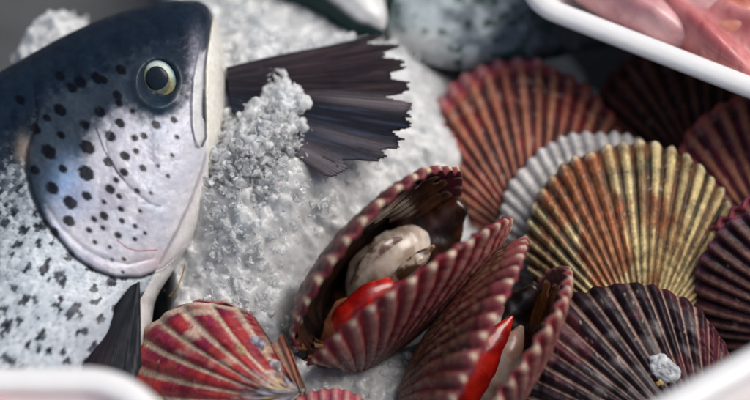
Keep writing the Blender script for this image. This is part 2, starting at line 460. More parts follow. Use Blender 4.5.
sE, _ = closed_scallop('pale grey-white scallop tucked behind the yellow scallop', 597, 226, -0.9, 95, 104, 4, 0, 30, pal_grey, 17, H=.2, amp=.03)
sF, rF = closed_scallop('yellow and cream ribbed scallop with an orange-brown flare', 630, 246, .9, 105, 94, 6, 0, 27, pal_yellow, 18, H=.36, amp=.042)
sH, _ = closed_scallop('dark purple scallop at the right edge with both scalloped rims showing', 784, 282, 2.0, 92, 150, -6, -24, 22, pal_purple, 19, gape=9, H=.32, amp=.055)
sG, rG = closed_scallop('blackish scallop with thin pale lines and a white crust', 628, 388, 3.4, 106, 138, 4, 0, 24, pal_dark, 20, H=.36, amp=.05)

# ---------------------------------------------------------------- blobs, tubes
def tube(name, pts, rad, mat, parent=None, col=None, nseg=48, nr=20, flat=1.0, up=(0, 0, 1), wob=0.0, seed=0, mloc=None, colf=None, power=1.0):
    P = spline(pts, nseg); rr = np.interp(np.linspace(0, 1, nseg), np.linspace(0, 1, len(rad)), rad)
    T = np.gradient(P, axis=0); T /= np.linalg.norm(T, axis=1)[:, None]
    up = np.array(up, float); S = np.cross(T, up); S /= np.linalg.norm(S, axis=1)[:, None]+1e-9
    N = np.cross(S, T)
    a = np.linspace(0, 2*np.pi, nr, endpoint=False)
    ca, sa = np.cos(a), np.sin(a)
    w = 1 + wob*(fbm(P[:, :1]*1.7+ca[None]*1.3, P[:, 1:2]*1.7+sa[None]*1.3, seed=seed, octv=3)*2-1)
    V = P[:, None] + (S[:, None]*ca[None, :, None] + N[:, None]*sa[None, :, None]*flat)*(rr[:, None]*w)[..., None]
    F = gridfaces(nseg, nr, True)
    V = V.reshape(-1, 3)
    V = np.vstack([V, P[0], P[-1]])
    n0 = len(V)-2; cap = []
    for j in range(nr):
        k = (j+1) % nr
        cap.append((n0, k, j, j)); cap.append((n0+1, (nseg-1)*nr+j, (nseg-1)*nr+k, (nseg-1)*nr+k))
    F = [tuple(f) for f in F.tolist()] + [tuple(dict.fromkeys(c)) for c in cap]
    if colf is not None: cc = colf(V)
    else: cc = np.tile(np.array(col if col is not None else (.5, .5, .5)), (len(V), 1))
    return build(name, V, F, mat, parent, cc, None, True, mloc)
def fan(V, seed, c1, c2, sc=1.0, lo=.4, hi=.6):
    return mix(c1, c2, ss(lo, hi, fbm(V[:, 0]*sc, V[:, 1]*sc, V[:, 2]*sc, seed=seed)))

def mantle(parent, r, H, mloc, cols, seed, name='mantle', flip=1, t0=.62, t1=.9, smax=.95):
    """frilled skirt of the animal lining a valve, valve-local coordinates"""
    nu, nv = 260, 16
    s = np.linspace(-smax, smax, nu)[:, None]; q = np.linspace(0, 1, nv)[None, :]
    tt = t0+(t1-t0)*q + .03*np.sin(s*40)*q + .04*(vnoise(s*14, s*0, seed=seed)-.5)
    th = s*math.radians(122)
    X = r*np.sin(th)*tt; Y = r*(.95+np.cos(th))*tt
    prof = np.clip(1-tt**2.3, 0, 1)**.72; lat = np.clip(1-np.abs(s)**3.2, 0, 1)**.55
    Z = r*H*prof*(.15+.85*lat) - .18 - (.10+.3*q*(1-q)*4*.35) - .12*q*(0.5+.5*np.sin(s*85+3*vnoise(s*10, s*0, seed=seed+1)))
    V = np.stack([X+0*q, Y+0*q, Z], -1)
    V2 = V.copy(); V2[..., 2] += .09
    W = np.concatenate([V, V2[:, ::-1]], 1).reshape(-1, 3)
    return build(name, W, gridfaces(nu, 2*nv, True), MAT['meat'], parent, fan(W, seed, *cols, sc=1.6), None, True, mloc)

def open_scallop(label, umb, r, axes, n, palL, palR, seed, gl, gr, innerL, innerR, H=.40, HR=.40, ampL=.040):
    """umb: world point of the hinge; local z points to the LEFT valve's outside"""
    x, y, z = axes
    t = empty('open_scallop', label, 'scallop', mat=M4(x, y, z, umb), group='gaping scallops')
    ML = Matrix.Rotation(math.radians(gl), 4, 'X') @ Matrix.Translation((0, 0, .08))
    MR = Matrix.Rotation(math.radians(-gr), 4, 'X') @ Matrix.Translation((0, 0, -.08)) @ Matrix.Scale(-1, 4, (0, 0, 1))
    valve('left_valve', t, r, n, palL, H, ampL, seed, ML, m=80, k=12, inner=innerL, thick=.10)
    valve('right_valve', t, r, n, palR, HR, .042, seed+9, MR, m=80, k=12, flip=True, inner=innerR, thick=.10)
    return t, ML, MR
def axes_from(yv, zv):
    y = np.array(yv, float); y /= np.linalg.norm(y)
    z = np.array(zv, float); z -= y*np.dot(z, y); z /= np.linalg.norm(z)
    return np.cross(y, z), y, z
def scr(a, u, b): return a*R_ + u*U_ + b*B_

# first open scallop: gapes towards the viewer, hinge at the lower left, deep
RB, RC = 4.7, 4.4
aB = math.radians(47); LB = np.array([math.cos(aB), math.sin(aB)]); NB = np.array([-LB[1], LB[0]])
yB = scr(LB[0]*.80, LB[1]*.80, .60)
zB = scr(NB[0], NB[1], -.30)
oB, MLB, MRB = open_scallop('gaping scallop at the centre showing white meat and red roe, pink ribbed shell', PB(338, 352, 1.0), RB, axes_from(yB, zB), 22, pal_brownred, pal_pinkrim, 31, 14, 3, 'dark', 'dark', HR=.30, ampL=.024)
# second open scallop
aC = math.radians(58); LC = np.array([math.cos(aC), math.sin(aC)]); NC = np.array([-LC[1], LC[0]])
yC = scr(LC[0]*.86, LC[1]*.86, .5)
zC = scr(NC[0], NC[1], .02)
oC, MLC, MRC = open_scallop('gaping scallop in front with bright red roe, brown-red shell turned to the viewer', PB(432, 430, 2.2), RC, axes_from(yC, zC), 24, pal_brownred, pal_pinkrim, 41, 5, 5, 'dark', 'orange', H=.44)

red = (C(.66, .022, .010), C(.34, .006, .006))
cream = (C(.60, .44, .36), C(.40, .27, .20))
dark = (C(.03, .012, .010), C(.10, .04, .02))
orange = (C(.36, .12, .03), C(.12, .035, .015))
def loc_of(o, pts):
    mi = np.array(o.matrix_basis.inverted())
    return [tuple((mi @ np.append(PB(*p), 1))[:3]) for p in pts]
def meat(o, name, pts, rad, cols, seed, flat=.7, wob=.25, sc=1.3, lo=.4, hi=.6, nseg=60):
    up = (mi_up(o))
    return tube(name, loc_of(o, pts), rad, MAT['meat'], o, colf=lambda V: fan(V, seed, *cols, sc=sc, lo=lo, hi=hi), nseg=nseg, nr=28, flat=flat, up=up, wob=wob, seed=seed)
def mi_up(o):
    m = np.array(o.matrix_basis)[:3, :3]; return tuple(m.T @ B_)
for o, ML, MR, r, sd_ in ((oB, MLB, MRB, RB, 51), (oC, MLC, MRC, RC, 61)):
    mantle(o, r, .40, ML, dark, sd_)
    mantle(o, r, .30 if o is oB else .40, MR, orange, sd_+1)
# centre scallop: cream muscle, dark gut, red roe along the near valve
meat(oB, 'visceral_mass', [(320, 345, .8), (350, 315, .8), (385, 280, .9), (430, 235, 1.0), (462, 203, 1.6)], [.3, 1.1, 1.4, 1.3, .3], (C(.010, .005, .004), C(.05, .016, .008)), 71, flat=.5)
meat(oB, 'adductor_muscle', [(350, 298, 1.2), (364, 276, 1.7), (388, 260, 1.9), (414, 246, 1.7), (434, 238, 1.2)], [.2, .75, 1.0, .85, .25], (C(.64, .55, .47), C(.38, .27, .20)), 72, flat=.5, wob=.18, lo=.50, hi=.68, sc=1.9)
meat(oB, 'gill', [(352, 284, 1.9), (366, 262, 2.4), (384, 246, 2.55), (402, 238, 2.2)], [.05, .20, .22, .06], (C(.55, .46, .40), C(.20, .12, .09)), 73, flat=.4, wob=.15, sc=3.0)
meat(oB, 'gill', [(388, 286, 2.4), (404, 270, 2.75), (420, 258, 2.7), (434, 246, 2.2)], [.06, .24, .26, .06], (C(.44, .34, .26), C(.08, .04, .02)), 76, flat=.5, wob=.3, sc=2.4)
meat(oB, 'roe', [(330, 338, 2.2), (346, 318, 2.6), (370, 300, 2.8), (392, 289, 2.5), (408, 280, 2.0)], [.14, .52, .64, .50, .06], red, 74, flat=.45, wob=.12)
meat(oB, 'foot', [(320, 346, 1.9), (332, 328, 2.3), (344, 308, 2.3), (350, 298, 2.0)], [.1, .42, .40, .08], (C(.36, .15, .07), C(.22, .06, .03)), 75, flat=.5)
# front scallop
meat(oC, 'visceral_mass', [(440, 410, 1.6), (474, 370, 1.6), (508, 322, 1.6), (538, 288, 1.9)], [.4, 1.2, 1.2, .3], (C(.008, .004, .004), C(.05, .015, .008)), 81, flat=.5)
meat(oC, 'roe', [(424, 430, 3.4), (452, 398, 3.9), (478, 364, 4.0), (498, 336, 3.8), (513, 316, 3.5)], [.9, .95, .78, .45, .04], red, 82, flat=.36, wob=.10)
meat(oC, 'adductor_muscle', [(466, 425, 3.2), (492, 384, 3.7), (510, 350, 3.7), (522, 326, 3.3)], [.8, .78, .58, .1], (C(.52, .28, .20), C(.64, .50, .42)), 83, flat=.45, wob=.15)
meat(oC, 'gill', [(478, 345, 3.0), (490, 322, 3.4), (503, 306, 3.2)], [.1, .42, .08], (C(.52, .45, .40), C(.20, .12, .09)), 84, flat=.5, wob=.2)

def on_shell(root, px, py):
    """nearest point of the root's upper valve to a photo pixel, in the root's coordinates"""
    v = [c for c in root.children if c.name.startswith('upper_valve')][0]
    n = len(v.data.vertices); a = np.empty(n*3); v.data.vertices.foreach_get('co', a); a = a.reshape(-1, 3)
    m = np.array(root.matrix_basis @ v.matrix_basis); w = a@m[:3, :3].T + m[:3, 3]
    X, Y = proj(w); d = (X-px)**2+(Y-py)**2; d = d - 40*(w@B_)
    ml = np.array(v.matrix_basis); q = a[np.argmin(d)]; return ml[:3, :3]@q + ml[:3, 3]
def crust(root, px, py, rx, ry, h, seed, cols):
    p = on_shell(root, px, py); nr, na = 26, 60
    q = np.linspace(0, 1, nr)[:, None]; a = np.linspace(0, 2*np.pi, na, endpoint=False)[None]
    rr = 1+.5*(fbm(np.cos(a)*1.6+seed, np.sin(a)*1.6, seed=seed)-.5)
    X = q*np.cos(a)*rx*rr; Y = q*np.sin(a)*ry*rr
    Z = h*np.clip(1-q**2, 0, 1)**.4*(1+.8*(fbm(X*7, Y*7, seed=seed)-.5)) - .10
    V = np.stack([X, Y, Z+0*a], -1).reshape(-1, 3) + p
    return build('crust', V, gridfaces(nr, na, True), MAT['shell'], root, fan(V, seed, *cols, sc=5, lo=.35, hi=.65))
crust(sG, 664, 370, .46, .66, .24, 5, (C(.70, .72, .74), C(.45, .47, .50)))
crust(sG, 660, 384, .16, .16, .12, 6, (C(.55, .40, .18), C(.40, .25, .10)))
crust(sA, 240, 352, .22, .26, .12, 7, (C(.60, .45, .28), C(.45, .30, .16)))
crust(sA, 254, 344, .30, .40, .12, 8, (C(.50, .50, .58), C(.20, .16, .20)))
crust(sA, 272, 366, .26, .34, .12, 9, (C(.62, .60, .60), C(.25, .20, .20)))

#@@REST
# ------------------------------------------------------------------ salmon
def fish_plane(b0, k):
    def f(px, py):
        px = np.asarray(px, float); py = np.asarray(py, float)
        # plane in camera space: b = b0 - k*v ; v = (200-py)*KP*(DIST-b)
        a = (200-py)*KP
        b = (b0 - k*a*DIST)/(1 - k*a)
        s = DIST-b
        return CAM + ((px-375)*KP*s)[..., None]*R_ + (a*s)[..., None]*U_ - s[..., None]*B_
    return f
SURF = {}
def fish_body(name, parent, dors, vent, thick, plane, paint, sculpt, nl=330, nt=300, nb=60, origin=None, pw=.72, normal=None, mat=None):
    D = spline(dors, nl); Vn = spline(vent, nl)
    T = np.interp(np.linspace(0, 1, nl), np.linspace(0, 1, len(thick)), thick)
    v = np.concatenate([np.linspace(0, np.pi, nt), np.linspace(np.pi, 2*np.pi, nb+2)[1:-1]])
    w = (1-np.cos(v))/2
    X = D[:, None, 0]*(1-w)+Vn[:, None, 0]*w; Y = D[:, None, 1]*(1-w)+Vn[:, None, 1]*w
    sv = np.sin(v); lift = np.sign(sv)*np.abs(sv)**pw*T[:, None]
    P = plane(X, Y)
    N = np.array(normal)/np.linalg.norm(normal)
    up = (sv > 0)[None]*1.0
    P = P + N*lift[..., None]
    X, Y = proj(P)
    sc = sculpt(X, Y, w) if sculpt else 0
    P = P + N*(sc*np.clip(sv, 0, 1)[None]**.4*up)[..., None]
    SURF[name+str(len(SURF))] = P
    col = paint(X, Y, np.broadcast_to(w, X.shape), np.broadcast_to(sv, X.shape))
    P = P - origin
    F = gridfaces(nl, len(v), True)
    return build(name, P.reshape(-1, 3), F[:, ::-1], mat or MAT['skin'], parent, col.reshape(-1, 3), np.stack([X, Y], -1).reshape(-1, 2)/100)

SP = [(60,110,6.5),(99.5,112,5.5),(85,125,5),(35,129,6),(49,152,8),(35,170,5),(63,169,4.3),(52,188,6.6),(86,173,8),(87,147,7.4),(110,136,6),(120,123,5),(108,162,5),(125,156,5),(135,138,3.6),(144,136,3.6),(136,151,3.2),(124,172,4.4),(143,168,3.6),(156,125,4.4),(110,189,5),(87,196,5),(119,196,3),(137,191,3),(116,180,3),(174,120,3.4),(172,155,2),(177,137,2.5),(168,176,2.2),(151,193,2),(158,166,2),(132,111,2.6),(121,70,5.2),(47,118,4),(61,135,4),(70,202.5,7),(69,221,6),(54,232,5),(104,216,4.5),(121,209,3),(122,221,3),(118,235,3.5),(89,230,3),(94,219,3),(103,228,2.5),(135,226,2.5),(135,239,2.5),(145,233,2),(140,211,2),(110,247,2),(112,260,2),(124,259,2),(95,242,2.5),(104,202,2.5),(123,272,1.6),(117,95,5),(119,103,4),(104,80,4),(80,82,6),(72,88,5),(97,78,6),(60,76,5),(20,100,5),]
OPER = [(50,112),(34,130),(27,150),(26,168),(31,192),(41,215),(56,235),(75,257),(95,270),(115,277),(140,277),(163,268),(182,252)]
PREOP = [(112,125),(106,142),(110,160),(120,176),(133,190),(150,203),(160,206)]
MOUTH = [(214,8),(211,22),(207,48),(204.5,72),(204,95),(205,120),(205.5,138),(202,146)]
MAXL = [(209,30),(203,55),(198,80),(196.5,105),(197,125),(200,143)]
THR = [(207, 150), (201, 172), (190, 202), (176, 232), (160, 262)]
SUBOP = [(46, 205), (62, 228), (82, 247), (104, 259), (128, 264), (152, 258)]
def salmon_paint(X, Y, w, sv):
    n1 = fbm(X/26, Y/26, seed=3); n2 = fbm(X/7, Y/7, seed=5); n3 = fbm(X/2.2, Y/2.2, seed=6, octv=2)
    navy = mix(C(.004, .009, .018), C(.012, .022, .04), n2)
    # dark dorsal field boundary
    bd, bt, bs = polydist(X, Y, [(-200, 330), (-90, 240), (-30, 185), (12, 140), (40, 104), (70, 88), (100, 78), (122, 60), (150, 50), (176, 56), (188, 84), (196, 60), (203, 40), (214, 10)])
    sd = bd*bs                                  # >0 below
    head = mix(C(.012, .021, .034), C(.048, .066, .088), n2*.5+n1*.5)
    lt = mix(C(.40, .45, .55), C(.68, .65, .69), n1)
    ld, _, ls = polydist(X, Y, [(20, 250), (50, 222), (66, 178), (84, 160), (100, 128), (122, 112), (150, 122), (176, 108), (200, 60)])
    c = mix(head, lt, ss(-14, 12, ld*ls + 14*(n2-.5)))
    # blue tint on the gill plate, white cheek and throat
    blue = np.exp(-((X-70)/18)**2-((Y-188)/26)**2)
    c = mix(c, C(.24, .38, .62), np.clip(blue*.9, 0, .8))
    thr, _, ts = polydist(X, Y, [(205, 30), (190, 85), (183, 130), (178, 175), (155, 225), (125, 275)])
    c = mix(c, C(.74, .71, .70), ss(-6, 26, -thr*ts)*.9 if False else ss(-8, 30, X*0.93+Y*0.36-(238+0*Y))*.85)
    c = mix(c, mix(C(.20, .21, .27), C(.42, .36, .46), n2), ss(.50, .66, fbm(X/13+2, Y/22, seed=91))*ss(238, 200, X*0.93+Y*0.36)*.45*ss(-8, 14, ld*ls))
    c = mix(c, C(.60, .42, .42), np.exp(-((X-158)/24)**2-((Y-262)/14)**2)*.45)
    # scaly flank beyond the gill plate
    od, ot, os_ = polydist(X, Y, [(30, -60), (34, 60), (38, 112)] + OPER[1:] + [(215, 230)])
    body = os_ > 0
    sdist = od*np.where(body, 1, -1)
    a = math.radians(52); ux = (X*math.cos(a)-Y*math.sin(a)); vy = (X*math.sin(a)+Y*math.cos(a))
    q1, q2 = ux/4.6, vy/4.0
    row = np.floor(q2); off = (row % 2)*.5
    cx_ = np.floor(q1+off); cid = _h(cx_, row, row*0, 81); fx = q1+off-cx_; fy = q2-row
    bright = mix(C(.38, .44, .50), C(.72, .77, .82), cid)  # glitter painted into the skin colour as random bright and dark scales
    dk = mix(C(.07, .10, .125), C(.26, .30, .33), cid)
    ctr = ss(240, 60, Y-80+.8*X)
    edge = ss(.26, .05, fx+.5*(fy-.5)**2*2)          # dark crescent where one scale slips under the next
    bb = mix(bright, dk, np.clip(ss(.35, .70, cid)*(.15+.85*ctr) + edge*(.55+.35*ctr), 0, 1))
    bb = mix(bb, C(.34, .36, .40), ss(40, 95, X)*ss(250, 330, Y)*.65)
    bb = mix(bb, mix(C(.02, .035, .05), C(.10, .13, .15), ss(.5, .7, cid)), ss(120, 10, sd+50*(n2-.5)+.35*X)*ss(.85, .40, cid)*.95)
    bb = mix(bb, C(.010, .018, .030), ss(26, -4, sd+24*(n2-.5))*.9)
    def marks(a_, b_):
        mk = fbm(a_/7+20, b_/5.5, seed=44, octv=2)
        g1, g2, gi = worley(a_/20+.35*mk, b_/15+.35*mk, 47)
        return .44-g1-.75*np.abs(mk-.52)-.12*gi
    ua = (cx_+.5-off)*4.6; vb = (row+.5)*4.0
    mm = .65*marks(ua, vb) + .35*marks(ux, vy)
    bb = mix(bb, mix(C(.010, .013, .022), C(.05, .06, .075), edge), ss(-.01, .06, mm)*(.80+.2*cid))
    c = mix(c, bb, ss(-.6, .6, sdist)*1.0)
    # dark dorsal skin over everything
    c = mix(navy, c, ss(-12, 14, sd+24*(n2-.5)))
    # dark patch round the eye
    ey = np.hypot((X-160)/1.0, (Y-84)/1.12)
    c = mix(c, C(.014, .024, .038), ss(36, 14, ey+22*(n2-.5)+ .10*(X-160)*-1)*.95)
    c = mix(c, C(.015, .035, .055), np.exp(-((X-163)/15)**2-((Y-108)/9)**2))
    # snout right side: mottled lilac before the mouth
    c = mix(c, mix(C(.10, .10, .14), C(.42, .42, .52), n3), np.exp(-((X-196)/7)**2-((Y-62)/28)**2)*.6)
    # spots
    for (x, y, r) in SP:
        e = .35*(n3-.5)*r + .95*r
        u_ = (X-x)*.77+(Y-y)*.64; v_ = -(X-x)*.64+(Y-y)*.77; d = np.hypot(u_*.86, v_*1.16)
        c = mix(c, C(.003, .003, .006), ss(e+1.7, e-1.3, d)*.95)
    # seams
    pd, _, _ = polydist(X, Y, PREOP); c = mix(c, C(.14, .13, .17), ss(2.0, .4, pd)*.5)
    pd, _, _ = polydist(X, Y, [(96, 128), (104, 150), (117, 172), (124, 180)]); c = mix(c, C(.05, .05, .07), ss(1.6, .3, pd)*.8)
    pd, _, _ = polydist(X, Y, [(117, 240), (127, 248), (138, 251), (157, 250)]); c = mix(c, C(.30, .05, .05), ss(1.1, .2, pd)*.7)
    c = mix(c, C(.05, .05, .055), ss(2.6, .6, np.abs(sdist-.8))*ss(112, 140, Y)*.85)
    c = mix(c, C(.40, .30, .22), np.exp(-((X-22)/6)**2-((Y-150)/13)**2)*.5)
    td, tt_, ts_ = polydist(X, Y, [(212, 120)] + THR)
    c = mix(c, C(.34, .30, .31), ss(2.2, .5, td)*.55*ss(140, 160, Y))
    c = mix(c, C(.82, .79, .76), ss(0, 9, -td*ts_)*ss(140, 165, Y)*.7)
    pd, _, _ = polydist(X, Y, SUBOP); c = mix(c, C(.20, .21, .25), ss(1.8, .4, pd)*.45)
    # jaws
    md, mt, ms = polydist(X, Y, [(216, -10)] + MOUTH[:-1] + [(206, 170), (201, 210)])
    c = mix(c, mix(C(.74, .72, .64), C(.82, .80, .74), n1), ss(-.5, 1.5, -md*ms)*ss(215, 130, Y))
    xd, _, _ = polydist(X, Y, MAXL)
    c = mix(c, C(.62, .62, .63), ss(6.5, 4, xd)*ss(45, 75, Y))
    pd, _, _ = polydist(X, Y, MOUTH); c = mix(c, C(.05, .05, .055), ss(2.2, .4, pd)*.85)
    pd, _, _ = polydist(X, Y, [(191, 84), (190, 105), (191, 125), (194, 138), (199, 147)]); c = mix(c, C(.16, .15, .17), ss(1.8, .3, pd)*.7)
    return np.clip(c, 0, 1)
def salmon_sculpt(X, Y, w):
    od, _, os_ = polydist(X, Y, [(30, -60), (34, 60), (38, 112)] + OPER[1:] + [(215, 230)])
    sd = od*np.where(os_ > 0, 1, -1)
    h = -.22*ss(-3.5, 2.5, sd)*ss(85, 140, Y) + .04*np.exp(-((sd+7)/6)**2) - .03*np.exp(-((sd-2.5)/2)**2)
    h = h + .18*ss(0, 60, sd)*ss(85, 140, Y)
    pd, _, _ = polydist(X, Y, PREOP); h = h - .035*np.exp(-(pd/4)**2)
    td, _, ts_ = polydist(X, Y, [(212, 120)] + THR); h = h - .14*ss(-2, 3, -td*ts_)*ss(140, 165, Y)*ss(-1, 0, sd*-1)
    pd, _, _ = polydist(X, Y, SUBOP); h = h - .05*np.exp(-(pd/2.5)**2)
    pd, _, ps = polydist(X, Y, MOUTH); h = h - .16*np.exp(-(pd/2.0)**2)
    xd, _, _ = polydist(X, Y, MAXL); h = h + .14*ss(6.5, 3.0, xd)*ss(35, 70, Y)
    ey = np.hypot(X-159, (Y-82)*.9); h = h - .30*ss(22, 12, ey) + .12*np.exp(-((ey-23)/5)**2)
    h = h + .10*(fbm(X/24, Y/24, seed=71)-.5) + .03*(fbm(X/5, Y/5, seed=72)-.5)*ss(2, -2, sd)
    a = math.radians(52); ux = (X*math.cos(a)-Y*math.sin(a)); vy = (X*math.sin(a)+Y*math.cos(a))
    d1, d2, cid = worley(ux/4.6, vy/4.0, 8)
    return h + .012*(1-d1)*ss(0, 6, sd)
B0, KF = 1.6, .30
pl1 = fish_plane(B0, KF)
N1 = B_.copy()
org1 = pl1(np.array(120.), np.array(170.))
salmon = empty('salmon', 'whole salmon with black-spotted gill plate and open eye, lying on the ice at the left', 'salmon', loc=org1, group='salmon on the ice')
dors = [(214, 16), (206, 5), (188, 1), (152, 6), (112, 17), (70, 35), (30, 57), (-10, 80), (-62, 112), (-118, 158), (-170, 230), (-225, 350), (-265, 470), (-285, 560), (-290, 620)]
vent = [(216, 18), (222, 44), (225, 80), (224, 120), (219, 160), (209, 200), (192, 240), (173, 270), (154, 302), (143, 350), (88, 470), (-30, 560), (-150, 620), (-230, 640), (-262, 650)]
thk = [.35, 1.5, 2.2, 2.7, 3.0, 3.2, 3.3, 3.3, 3.3, 3.3, 3.1, 2.6, 1.7, .9, .5]
fish_body('body', salmon, dors, vent, thk, pl1, salmon_paint, salmon_sculpt, nl=560, nt=330, origin=org1, normal=N1)
def surf_pt(px, py, key='body0'):
    P = SURF[key].reshape(-1, 3); X, Y = proj(P); d = (X-px)**2+(Y-py)**2
    d = np.where((P@B_) < np.percentile(P@B_, 40), 1e9, d)
    return P[np.argmin(d)]
# eye
def dome(name, parent, c, rx, ry, h, colf, mat, ax, nr=40, na=64, pw=.5, ring=0):
    x, y, z = ax
    q = np.linspace(0, 1, nr)[:, None]; a = np.linspace(0, 2*np.pi, na, endpoint=False)[None]
    X = q*np.cos(a)*rx; Y = q*np.sin(a)*ry; Z = h*(np.clip(1-q**2, 0, 1)**pw)+0*a
    V = X[..., None]*x+Y[..., None]*y+Z[..., None]*z + c
    return build(name, V.reshape(-1, 3), gridfaces(nr, na, True), mat, parent, colf(q+0*a, a+0*q).reshape(-1, 3))
ec = surf_pt(159, 81) - org1 - N1*.05
an = math.radians(-72)
ex = math.cos(an)*R_ + math.sin(an)*U_; ex -= N1*np.dot(ex, N1); ex /= np.linalg.norm(ex); ey_ = np.cross(N1, ex)
px1 = PXCM(3.6)
def eyecol(q, a):
    n = fbm(np.cos(a)*3+q*4, np.sin(a)*3, seed=5)
    gold = mix(C(.17, .20, .11), C(.38, .40, .24), n)
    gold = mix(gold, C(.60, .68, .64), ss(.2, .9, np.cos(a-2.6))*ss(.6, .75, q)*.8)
    gold = mix(gold, C(.10, .22, .26), ss(.86, .98, q)*.9)
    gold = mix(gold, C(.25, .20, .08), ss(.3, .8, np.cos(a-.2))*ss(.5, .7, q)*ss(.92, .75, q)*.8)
    return mix(gold, C(.08, .09, .08), ss(.70, .62, q)*.75)
eye = dome('eye', salmon, ec, 21.5*px1, 17*px1, .30, eyecol, MAT['eye'], (ex, ey_, N1))
dome('pupil', eye, ec + N1*.215 + (-1.5*px1)*R_ + (2*px1)*U_, 12.9*px1, 11.6*px1, .12, lambda q, a: np.tile(C(.012, .02, .03), q.shape+(1,)), MAT['eye'], (ex, ey_, N1))
# pectoral fin
def fin(name, parent, root0, root1, tips, nray, mapf, colf, thick=.06, nseg=40, jag=6, seed=0, curve=0.0, cup=.25, origin=None, N=None):
    """rays as overlapping tapered ribbons from the root segment to the tip curve (all in photo px)"""
    r0, r1 = np.array(root0, float), np.array(root1, float)
    tp = spline(tips, nray); rg = np.random.default_rng(seed)
    V, F, CC = [], [], []
    for i in range(nray):
        f = i/(nray-1)
        a = r0*(1-f)+r1*f; b = tp[i]
        d = b-a; L = np.hypot(*d); d = d/L; nrm = np.array([-d[1], d[0]])
        if jag: L = L*(1 - (jag/L)*(.5*rg.random()**2 + 4.2*max(0, float(vnoise(np.array([f*nray*.27]), np.array([seed*1.0]), seed=seed)[0])-.45)))
        j = max(0, min(nray-2, i)); wt = np.hypot(*(tp[j+1]-tp[j]))*1.15; wr = np.hypot(*(r1-r0))/nray*1.2
        q = np.linspace(0, 1, nseg)
        wd = (wr*(1-q)+wt*q)*np.where(q > .93, np.clip((1-q)/.07, 0.02, 1)**.8, 1)
        cx = a[0]+d[0]*L*q+nrm[0]*curve*np.sin(np.pi*q)*(f-.5)*20; cy = a[1]+d[1]*L*q+nrm[1]*curve*np.sin(np.pi*q)*(f-.5)*20
        lx = np.stack([cx-nrm[0]*wd, cx, cx+nrm[0]*wd], 1); ly = np.stack([cy-nrm[1]*wd, cy, cy+nrm[1]*wd], 1)
        P = mapf(lx, ly)
        lift = cup*np.sin(np.pi*f)*q[:, None]**1.3 + np.array([0, thick*.7, 0])[None] + .008*rg.random() + .05*np.sin(q[:, None]*6+f*9)
        top = P + N*lift[..., None]; bot = P + N*(lift[..., None]-thick)
        W = np.concatenate([top, bot[:, ::-1]], 1)
        base = sum(len(v) for v in V)
        V.append(W.reshape(-1, 3)-origin); F.append(gridfaces(nseg, 6, True, base))
        c = colf(f, q)[:, None, :]*(.80+.40*rg.random()); CC.append(np.repeat(c, 6, 1).reshape(-1, 3))
    return build(name, np.concatenate(V), np.concatenate(F), MAT['fin'], parent, np.concatenate(CC))
# map for the fin lying against the belly, just proud of the flank
def finmap(px, py):
    return pl1(px, py) + N1*2.2
fin('pectoral_fin', salmon, (139, 283), (147, 279), [(105, 338), (95, 368), (100, 398), (117, 408), (131, 396), (142, 368)], 26, finmap,
    lambda f, q: mix(C(.005, .007, .013), C(.020, .012, .015), ss(.2, .8, q)*.6*(f < .5))+.02*math.exp(-((f-.9)/.07)**2), origin=org1, N=N1, jag=1, seed=4, cup=.35, thick=.07)

# second salmon: only its tail shows from under the first and the ice mound
ZT = 3.0
def tailmap(px, py):
    d = (np.asarray(px, float)[..., None]-375)*KP*R_ + (200-np.asarray(py, float))[..., None]*KP*U_ - B_
    return CAM + d*((ZT-CAM[2])/d[..., 2])[..., None]
org2 = PZ(215, 95, ZT)
ZN = np.array([0, .12, 1.0]); ZN /= np.linalg.norm(ZN)
salmon2 = empty('salmon', 'second salmon of which only the dark ragged tail fin shows, half buried in ice', 'salmon', loc=org2, group='salmon on the ice')
def tailpaint(X, Y, w, sv):
    n = fbm(X/6, Y/6, seed=9)
    return mix(mix(C(.02, .022, .03), C(.10, .10, .12), n), C(.35, .36, .38), ss(.5, .9, w)*.6)
fish_body('body', salmon2, [(246, 62), (232, 62), (200, 70), (120, 80), (20, 90), (-80, 110)], [(244, 108), (230, 110), (205, 118), (130, 150), (30, 190), (-70, 210)], [.25, .6, .9, 1.5, 2.0, 2.0],
          tailmap, tailpaint, None, nl=90, nt=60, nb=30, origin=org2+ZN*.9, normal=ZN)
def tailcol(f, q):
    c = mix(C(.012, .013, .020), C(.035, .020, .022), .5*ss(0, .5, q)*(f < .45))
    n = vnoise(q*6+f*30, q*0+f*55, seed=8)
    c = mix(c, C(.07, .045, .045), ss(.55, .8, n)*.5*(f < .5))
    c = mix(c, C(.03, .04, .065), ss(.45, .8, n)*(f > .55)*.7)
    lt = math.exp(-((f-.50)/.035)**2) + .8*math.exp(-((f-.97)/.06)**2) + .5*math.exp(-((f-.80)/.05)**2)
    return mix(c, C(.20, .17, .18), np.clip(lt, 0, 1)*ss(.35, .7, q)*.7)
fin('tail_fin', salmon2, (226, 68), (232, 112), [(386, 34), (398, 48), (404, 66), (409, 84), (412, 104), (412, 124), (410, 140), (398, 154), (372, 168), (335, 178)], 96, tailmap, tailcol,
    origin=org2, N=ZN, jag=13, seed=12, cup=.5, thick=.05, nseg=60)

